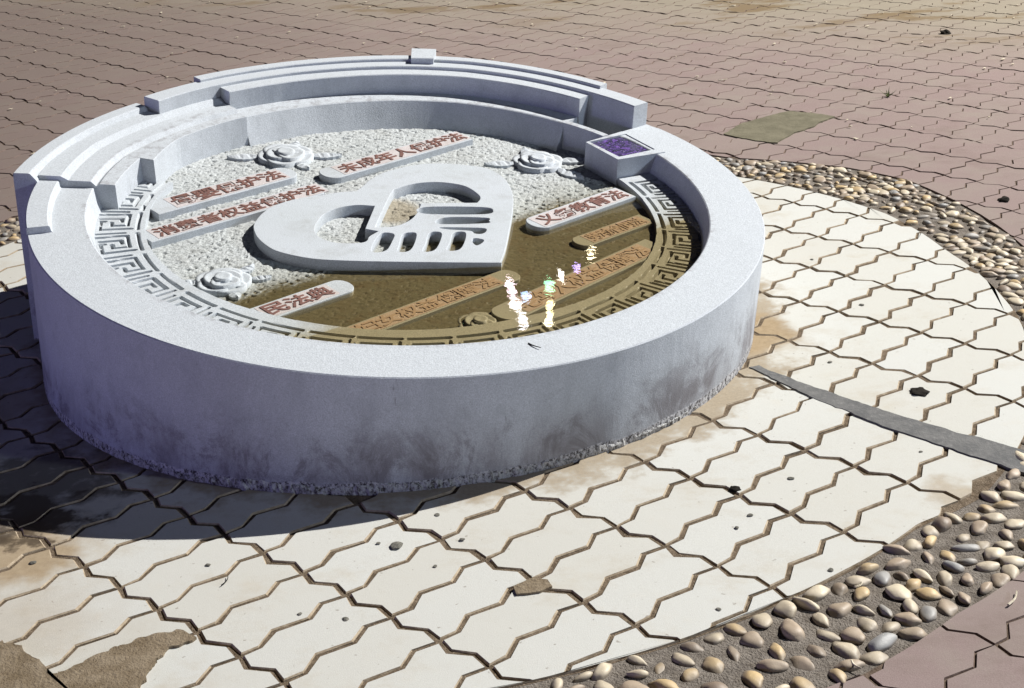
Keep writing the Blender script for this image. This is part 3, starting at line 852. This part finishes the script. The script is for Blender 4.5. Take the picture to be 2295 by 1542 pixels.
# ring of square spirals, each unit cut 8 mm deep
MOD = [21.1, 11.8, 2.5, -6.4, -15.4, -24.8, -34.2, -43.8, -53.4, -63.0, -72.5, -82.0, -91.5, -100.8, -110.8, -120.9, -131.1, -141.4, -151.7, -162.6, -173.2, -183.4, -193.6]
LN = [[(-.30, 1.0), (-.33, 0.02), (.22, 0.02)], [(-.12, .88), (-.12, .22), (.03, .22)], [(.05, .52), (.21, .52), (.21, .12)],
      [(.0, .86), (.38, .86), (.38, -.10)], [(-.46, 1.05), (-.46, .1)], [(.0, .86), (.0, .72)], [(-.42, -.30), (.42, -.30)]]
def fret_mesh():
    a0, a1 = math.radians(-196.0), math.radians(33.0)
    na = int((a1 - a0) * .66 / .0022)
    rs = np.arange(.566, .742, .0024)
    A = np.linspace(a0, a1, na)
    deg = np.degrees(A)
    k = np.abs(deg[:, None] - np.array(MOD)[None]).argmin(1)
    mc = np.array(MOD)[k]
    pitch = np.interp(deg, [-196, -110, -62, 33], [10.3, 10.2, 9.5, 9.0])
    U = (deg - mc) / pitch
    rin = np.interp(deg, [-196, -165, -115, -60, -25, 0, 33], [.603, .603, .580, .572, .600, .613, .618])
    base = np.interp(deg, [-196, -160, -100, -50, -10, 33], [.642, .642, .637, .637, .651, .655])
    H = np.zeros((na, len(rs)))
    um = pitch / 57.2958 * .68
    for s in LN:
        for (u0, v0), (u1, v1) in zip(s[:-1], s[1:]):
            # distances in metres
            du = (U[:, None] * um[:, None]); vv = (rs[None] - base[:, None])
            ax, bx = u0 * um[:, None], u1 * um[:, None]
            ay, by = v0 * .074, v1 * .074
            dx, dy = bx - ax, by - ay
            t = np.clip(((du - ax) * dx + (vv - ay) * dy) / (dx * dx + dy * dy), 0, 1)
            d = np.hypot(du - ax - t * dx, vv - ay - t * dy)
            H = np.minimum(H, -.011 * np.clip((.0044 - d) / .0014, 0, 1))
    V = np.empty((na, len(rs), 3))
    RR = np.maximum(rs[None], rin[:, None])
    low = rs[None] < (rin[:, None] - .0012)
    V[..., 0] = RR * np.cos(A)[:, None]; V[..., 1] = RR * np.sin(A)[:, None]
    wob = np.array([[0.0]])
    V[..., 2] = np.where(low, -.085, -.05 + H) + HB
    nr = len(rs)
    idx = np.arange(na * nr).reshape(na, nr)
    q = np.stack([idx[:-1, :-1], idx[:-1, 1:], idx[1:, 1:], idx[1:, :-1]], -1).reshape(-1, 4)
    q = q[:, ::-1]
    Vf = V.reshape(-1, 3)
    P = Vf[q]
    keep = np.ptp(np.hypot(P[..., 0], P[..., 1]), axis=1) + np.ptp(P[..., 2], axis=1) > 1e-5
    q = q[keep]
    used = np.unique(q); remap = -np.ones(len(Vf), int); remap[used] = np.arange(len(used))
    return Vf[used], remap[q]
fv, ff = fret_mesh()
mk("fret_band", fv, ff.tolist(), M_stone_in, basin)

# heart with the clasped hands cut through it
def smooth_loop(pts, sub=5, corner=48):
    n = len(pts); P = [Vector(p) for p in pts]
    cor = []
    for k in range(n):
        a, b = P[k] - P[k - 1], P[(k + 1) % n] - P[k]
        cor.append(a.length > 1e-6 and b.length > 1e-6 and math.degrees(a.angle(b)) > corner)
    out = []
    for k in range(n):
        p0, p1, p2, p3 = P[k - 1], P[k], P[(k + 1) % n], P[(k + 2) % n]
        if cor[k]: p0 = p1 - (p2 - p1)
        if cor[(k + 1) % n]: p3 = p2 + (p2 - p1)
        for q in range(sub):
            t = q / sub
            out.append(0.5 * ((2 * p1) + (p2 - p0) * t + (2 * p0 - 5 * p1 + 4 * p2 - p3) * t * t + (3 * p1 - p0 - 3 * p2 + p3) * t ** 3))
    return out
def curve_solid(name, loops, h0, h1, mat, parent, bevel=0.0012):
    cu = bpy.data.curves.new(name, 'CURVE')
    cu.dimensions = '2D'; cu.fill_mode = 'BOTH'
    cu.extrude = (h1 - h0) / 2 - bevel; cu.bevel_depth = bevel; cu.bevel_resolution = 1; cu.offset = -bevel
    for lp in loops:
        sp = cu.splines.new('POLY'); sp.points.add(len(lp) - 1); sp.use_cyclic_u = True
        for k, p in enumerate(lp): sp.points[k].co = (p[0], p[1], 0, 1)
    o = bpy.data.objects.new(name, cu); COL.objects.link(o)
    dg = bpy.context.evaluated_depsgraph_get(); dg.update()
    me = bpy.data.meshes.new_from_object(o.evaluated_get(dg))
    bpy.data.objects.remove(o); bpy.data.curves.remove(cu)
    co = np.empty(len(me.vertices) * 3); me.vertices.foreach_get("co", co); co = co.reshape(-1, 3)
    co[:, 2] += (h0 + h1) / 2 + HB
    me.vertices.foreach_set("co", co.ravel()); me.update()
    me.materials.clear(); me.materials.append(mat); me.name = name
    o = bpy.data.objects.new(name, me); COL.objects.link(o); o.parent = parent
    return o
heart = curve_solid("heart", [smooth_loop(D_HEART)] + [smooth_loop(h, 5, 62 if k < 2 else 170) for k, h in enumerate(D_HOLES)], -.085, -.042, M_stone_in, basin)

# name plates carrying the titles of laws
def text_chars(txt, dvec, cx0, cx1, cy, size, h, parent):
    nn = (-dvec[1], dvec[0])
    pitch = (cx1 - cx0) / len(txt)
    dg = bpy.context.evaluated_depsgraph_get()
    for k, ch in enumerate(txt):
        cu = bpy.data.curves.new("character", 'FONT')
        cu.body = ch; cu.size = 1.0; cu.extrude = 0.02; cu.offset = 0.018; cu.resolution_u = 2
        o = bpy.data.objects.new("character", cu); COL.objects.link(o)
        dg = bpy.context.evaluated_depsgraph_get(); dg.update()
        me = bpy.data.meshes.new_from_object(o.evaluated_get(dg))
        bpy.data.objects.remove(o); bpy.data.curves.remove(cu)
        if len(me.vertices) == 0: continue
        co = np.empty(len(me.vertices) * 3); me.vertices.foreach_get("co", co); co = co.reshape(-1, 3)
        c = (co.max(0) + co.min(0)) / 2; w = (co.max(0) - co.min(0))
        sx = pitch * .97 / max(w[0], .8); sy = size / max(w[1], .86)
        X = (co[:, 0] - c[0]) * sx + cx0 + pitch * (k + .5); Y = (co[:, 1] - c[1]) * sy + cy
        co2 = np.stack([X * dvec[0] + Y * nn[0], X * dvec[1] + Y * nn[1], np.where(co[:, 2] > 0, h + .0022, h - .001) + HB], -1)
        me.vertices.foreach_set("co", co2.ravel()); me.update()
        me.materials.clear(); me.materials.append(M_letter); me.name = "character"
        o = bpy.data.objects.new("character", me); COL.objects.link(o); o.parent = parent
for (t, d, c, w, tip, sq, a0, a1) in D_STRIPS:
    nn = np.array([-d[1], d[0]]); dd = np.array(d)
    w2 = w / 2
    sgn = 1 if tip > sq else -1
    arc = []
    for k in range(13):
        a = math.pi * (k / 12 - .5)
        arc.append((tip - sgn * w2 * .8 + sgn * w2 * .8 * math.cos(a), w2 * math.sin(a)))
    pts = arc + [(sq, w2), (sq, -w2)]
    poly = [tuple(dd * x + nn * (c + y)) for x, y in pts]
    if sgn < 0: poly = poly[::-1]
    hh = {4: -.0585, 5: -.0585, 6: -.0600, 7: -.0545}.get([q[0] for q in D_STRIPS].index(t), -.0515)
    plate = prism("name_plate", poly, -.09, hh, M_stone_in, basin, bev=.0012)
    e = .006
    x0, x1 = a0 - e, a1 + e
    y0, y1 = -w2 * .84, w2 * .84
    rect = [(x0, y0), (x1, y0), (x1, y1), (x0, y1)]
    prism("painted_ground", [tuple(dd * x + nn * (c + y)) for x, y in rect], hh - .002, hh + .0006, M_paint, plate)
    text_chars(t, d, a0, a1, c, w * .72, hh, plate)

# carved roses with leaves
def petal(cx, cy, rot, rx, ry, h0, h1, curl, parent, name="petal"):
    """a cupped shell: an ellipse whose outer edge is lifted and rounded"""
    V, F = [], []
    nr, na = 5, 22
    V.append((0, 0, h1 - curl))
    for i in range(1, nr + 1):
        f = i / nr
        for k in range(na):
            a = 2 * math.pi * k / na
            wob = 1 + .05 * math.sin(3 * a + cx * 90) * f
            z = h1 - curl * (1 - f ** 2) - (.0016 if i == nr else 0)
            V.append((rx * f * math.cos(a) * wob, ry * f * math.sin(a) * wob, z))
    for k in range(na):
        a = 2 * math.pi * k / na
        wob = 1 + .05 * math.sin(3 * a + cx * 90)
        V.append((rx * 1.01 * math.cos(a) * wob, ry * 1.01 * math.sin(a) * wob, h0))
    for k in range(na):
        F.append((0, 1 + k, 1 + (k + 1) % na))
    for i in range(nr):
        for k in range(na):
            j = (k + 1) % na
            F.append((1 + i * na + k, 1 + (i + 1) * na + k, 1 + (i + 1) * na + j, 1 + i * na + j))
    c, s = math.cos(rot), math.sin(rot)
    W = [L3(cx + x * c - y * s, cy + x * s + y * c, z) for x, y, z in V]
    o = mk(name, W, F, M_stone_in, parent, True)
    return o
def leaf(cx, cy, rot, ln, wd, h0, h1, parent):
    V, F = [], []
    n = 10
    for k in range(n + 1):
        t = k / n
        ww = wd * math.sin(math.pi * min(1, t * .96 + .04)) ** .8 * (1 - .25 * t)
        ww *= 1 + .12 * (k % 2)
        for q, (y, z) in enumerate(((-ww, h0), (-ww, h1 - .004), (0, h1), (ww, h1 - .004), (ww, h0))):
            V.append((t * ln, y, z - (.003 if q == 2 and k in (3, 6) else 0)))
    for k in range(n):
        for q in range(4):
            F.append((k * 5 + q, (k + 1) * 5 + q, (k + 1) * 5 + q + 1, k * 5 + q + 1))
    c, s = math.cos(rot), math.sin(rot)
    return mk("leaf", [L3(cx + x * c - y * s, cy + x * s + y * c, z) for x, y, z in V], [f[::-1] for f in F], M_stone_in, parent)
def rose(cx, cy, R, ori, leaves, dz=0.0):
    hub = petal(cx, cy, 0, R * .30, R * .30, -.08, -.0455 + dz, .002, basin, "rose")
    for k in range(5):
        a = ori + k * 2 * math.pi / 5
        petal(cx + R * .50 * math.cos(a), cy + R * .50 * math.sin(a), a, R * .50, R * .60, -.083, -.0560 + dz + .0012 * (k % 2), .006, hub)
    for k in range(3):
        a = ori + .6 + k * 2 * math.pi / 3
        petal(cx + R * .28 * math.cos(a), cy + R * .28 * math.sin(a), a, R * .42, R * .52, -.083, -.0505 + dz + .001 * k, .006, hub)
    for k in range(2):
        a = ori + 1.2 + k * math.pi
        petal(cx + R * .10 * math.cos(a), cy + R * .10 * math.sin(a), a, R * .24, R * .30, -.083, -.0465 + dz, .004, hub)
    for (a, d, ln, wd) in leaves:
        leaf(cx + R * d * math.cos(a), cy + R * d * math.sin(a), a, ln, wd, -.083, -.0585 + dz, hub)
    return hub
rd = math.radians
rose(-.3745, -.3555, .062, .3, [(rd(185), .85, .05, .016), (rd(-60), .85, .034, .014), (rd(60), .95, .05, .014), (rd(20), 1.0, .045, .012)])
rose(-.3275, .402, .075, .9, [(rd(188), .9, .085, .022), (rd(8), .9, .080, .020), (rd(80), .8, .05, .016), (rd(-50), .8, .05, .016)])
rose(.340, .418, .068, .5, [(rd(190), .9, .085, .020), (rd(15), .9, .080, .020), (rd(-40), 1.0, .085, .022), (rd(110), .85, .05, .018)])
rose(.19, -.50, .050, .2, [(rd(150), .9, .06, .018)], -.0105)

# rough bedding mortar squeezed out under the stone
V, F = [], []
na = 720
rings = [(.838, .028), (.8475, .029), (.8545, .021), (.857, .008), (.854, -.012)]
for k in range(na):
    a = 2 * math.pi * k / na
    c, s = math.cos(a), math.sin(a)
    for q, (r, z) in enumerate(rings):
        nz = mnoise.noise((c * 30, s * 30, q * 2.0)) * .004 + mnoise.noise((c * 110, s * 110, q * 5.0)) * .0035
        off = -.025
        hgt = z * (0.62 + .5 * (mnoise.noise((c * 5, s * 5, 1)) + .35)) if q < 3 else z
        V.append((off + (r + nz) * c, (r + nz) * s, hgt + nz * .5))
m = len(rings)
for k in range(na):
    for q in range(m - 1):
        j = (k + 1) % na
        F.append((k * m + q, k * m + q + 1, j * m + q + 1, j * m + q))
sk = mk("mortar_foot", V, F, M_skirt, basin)
sk.matrix_parent_inverse = basin.matrix_world.inverted()

# water standing in the lower side of the basin
V = [(0.0, 0.0)]
pts = []
for k in range(180):
    a = 2 * math.pi * k / 180
    pts.append((.716 * math.cos(a), .716 * math.sin(a)))
def hw(x, y): return W0 + WX * x + WY * y
clip = []
for k in range(180):
    (x0, y0), (x1, y1) = pts[k], pts[(k + 1) % 180]
    f0, f1 = hw(x0, y0) + .077, hw(x1, y1) + .077
    if f0 >= 0: clip.append((x0, y0))
    if f0 * f1 < 0:
        t = f0 / (f0 - f1); clip.append((x0 + (x1 - x0) * t, y0 + (y1 - y0) * t))
wat = mk("water", [(x, y, hw(x, y) + HB) for x, y in clip], [tuple(range(len(clip)))], M_water)
wat.matrix_world = BASIN_M
tag(wat, kind="structure")

# ---------------------------------------------------------------- litter
def stick(name, p0, p1, r, mat, label, cat, group=None, bend=0.0):
    a, b = Vector(p0), Vector(p1)
    d = (b - a); n = 6
    side = d.cross(Vector((0, 0, 1))).normalized()
    V, F = [], []
    for k in range(n + 1):
        t = k / n
        c = a.lerp(b, t) + side * bend * math.sin(math.pi * t)
        rr = r * (1 - .5 * t)
        for q in range(5):
            an = 2 * math.pi * q / 5
            V.append(c + side * rr * math.cos(an) + Vector((0, 0, 1)) * rr * math.sin(an))
    for k in range(n):
        for q in range(5):
            F.append((k * 5 + q, k * 5 + (q + 1) % 5, (k + 1) * 5 + (q + 1) % 5, (k + 1) * 5 + q))
    F.append(tuple(range(5))); F.append(tuple(range(n * 5, n * 5 + 5)))
    return tag(mk(name, V, F, mat), label, cat, group)
def blobm(name, x, y, s, mat, label, cat, z=0.0, flat=.5, group=None):
    me = bpy.data.meshes.new(name)
    bm = bmesh.new(); bmesh.ops.create_icosphere(bm, subdivisions=3, radius=s)
    for v in bm.verts:
        v.co *= 1 + .55 * mnoise.noise(v.co / s * 1.3 + Vector((x * 9, y * 9, 0)))
        v.co.z *= flat
    bm.to_mesh(me); bm.free(); me.materials.append(mat)
    o = bpy.data.objects.new(name, me); COL.objects.link(o); o.location = (x, y, z + s * flat * .4)
    return tag(o, label, cat, group)
B = D_BLACK
blobm("mud_clod", B[0][0], B[0][1], .016, M_dark, "black clod on the red pavers near the right edge, above the pebble band", "clod")
blobm("leaf_scrap", B[1][0], B[1][1], .019, M_dark, "dark shrivelled leaf on the cream pavers right of the grey cement strip", "leaf", flat=.25)
blobm("mud_clod", B[3][0], B[3][1], .022, M_dark, "small black clod far off on the sandy pavers at top right", "clod")
blobm("soil_crumb", B[2][0], B[2][1], .011, M_dark, "dark crumb wedged in the broken corner of a cream paver, lower right of the basin", "crumb", flat=.4)
x, y = B[4]
wd = empty("weed_tuft", Matrix.Translation((x, y, 0)))
tag(wd, "small green weed tuft growing in a joint of the red pavers at top right", "weed")
for k in range(16):
    a = rng.uniform(0, 6.28); l = rng.uniform(.02, .05)
    dx, dy = math.cos(a) * l, math.sin(a) * l
    bl = mk("blade", [(-dy * .08, dx * .08, 0), (dy * .08, -dx * .08, 0), (dx, dy, l * .8)], [(0, 1, 2)], M_weed, wd)
tr = D_TWIG_RIM[0]
p = BASIN_M @ Vector((tr[0], tr[1], HB + .002))
stick("twig", p + Vector((-.012, .012, .001)), p + Vector((.012, -.010, .0)), .0016, M_dark, "tiny dark twig lying on the front of the granite rim", "twig", bend=.002)
def G(px, py):
    d = CAM_F + ((px - 1147.5) / 3344.34) * CAM_R - ((py - 771) / 3344.34) * CAM_U
    t = -CAM_P.z / d.z
    q = CAM_P + d * t
    return Vector((q.x, q.y, .002))
SEGS = [((-0.2865, -1.1685), (-0.2795, -1.1390), .0012, "thin dark twig on the cream pavers at lower left of the basin", M_dark)]
for (p0, p1, r, lb, mt) in SEGS:
    stick("twig", (*p0, .003), (*p1, .004), r, mt, lb, "twig", bend=.004)
PALE = [(D_PALE[k], l) for k, l in enumerate((
    "pale dry twig bridging a joint of the red pavers at lower right", "short white straw at the corner of the red pavers by the pebbles, bottom right",
    "pale straw lying on the red pavers above the olive cement patch", "white curled straw among the pebbles at lower right"))]
for (a, b), l in PALE:
    stick("straw", (*a, .004), (*b, .005), .0022, M_twig, l, "straw", bend=.004)

# pale specks scattered on the red pavers
V, F = [], []
for k in range(260):
    x, y = rng.uniform(-3, 3.2), rng.uniform(1.2, 5.5)
    if math.hypot(x, y) < 1.8: continue
    s = rng.uniform(.002, .006); a = rng.uniform(0, 3.14); l = s * rng.uniform(1, 3)
    c, d = math.cos(a), math.sin(a)
    b = len(V)
    for q, (m, n_) in enumerate(((-l, -s), (l, -s * .6), (l * .8, s), (-l, s * .7))):
        V.append((x + m * c - n_ * d, y + m * d + n_ * c, .0075 - .001 * (q % 2)))
    V.append((x, y, .002))
    F += [(b, b + 1, b + 2, b + 3), (b, b + 4, b + 1), (b + 1, b + 4, b + 2), (b + 2, b + 4, b + 3), (b + 3, b + 4, b)]
sp = mk("grit", V, F, M_twig)
tag(sp, kind="stuff")

# ---------------------------------------------------------------- lit lamps of the square, seen only as reflections in the water
LAMPS = [("pink", (1.0, .78, .90), 24, .30, -.45, "pinkish white led tube light high over the square", 14.0),
         ("white1", (1.0, .95, 1.0), 34, .17, .3, "broad white floodlight head beside the pinkish tube light", 14.6),
         ("white2", (.97, .95, 1.0), 34, .16, .8, "lower white floodlight head under the broad one", 15.2),
         ("blue", (.42, .62, 1.0), 26, .12, 0, "round pale blue led lamp beside the white floodlights", 13.8),
         ("green", (.32, .95, .55), 28, .19, 0, "green led lamp between the blue and the yellow lamps", 14.2),
         ("yel1", (1.0, .86, .48), 17, .25, .05, "narrow warm yellow lamp below the green one", 14.9),
         ("yel2", (1.0, .93, .70), 22, .20, .1, "yellowish white lamp at the bottom of the warm column", 15.4),
         ("white3", (1.0, .93, .88), 15, .20, -.5, "small white lamp between the green and the violet lamps", 14.4),
         ("violet", (.55, .40, 1.0), 20, .09, .2, "violet led lamp between the white and the warm lamps", 14.6),
         ("warm", (1.0, .85, .55), 22, .17, .75, "single warm lamp standing off to the right of the coloured lamps", 15.0)]
for (key, colr, wpx, ht, roll, lab, dist) in LAMPS:
    P0, R0 = D_LAMPS[key]
    P0, R0 = Vector(P0), Vector(R0).normalized()
    pos = P0 + R0 * dist
    w = .8 * wpx / 3344.0 * (dist + 3.2); ht = ht * .75
    q = (-R0).to_track_quat('Z', 'Y').to_matrix().to_4x4() @ Matrix.Rotation(roll, 4, 'Z')
    mw = Matrix.Translation(pos) @ q
    e = empty("led_lamp", mw); tag(e, lab, "lamp", "coloured lamps lit over the square")
    n = 20
    ring = [(w / 2 * math.cos(2 * math.pi * k / n), ht / 2 * math.copysign(abs(math.sin(2 * math.pi * k / n)) ** .7, math.sin(2 * math.pi * k / n))) for k in range(n)]
    mk("lens", [(x, y, .02) for x, y in ring] + [(0, 0, .035)], [(k, (k + 1) % n, n) for k in range(n)], mat_emit("lit_lens", colr, 24.0 if key not in ("green", "blue", "violet") else 20.0), e, True)
    mk("housing", [(x * 1.12, y * 1.08, .018) for x, y in ring] + [(x * .8, y * .8, -.08) for x, y in ring],
       [(k, n + k, n + (k + 1) % n, (k + 1) % n) for k in range(n)] + [tuple(range(n, 2 * n))], M_black, e)
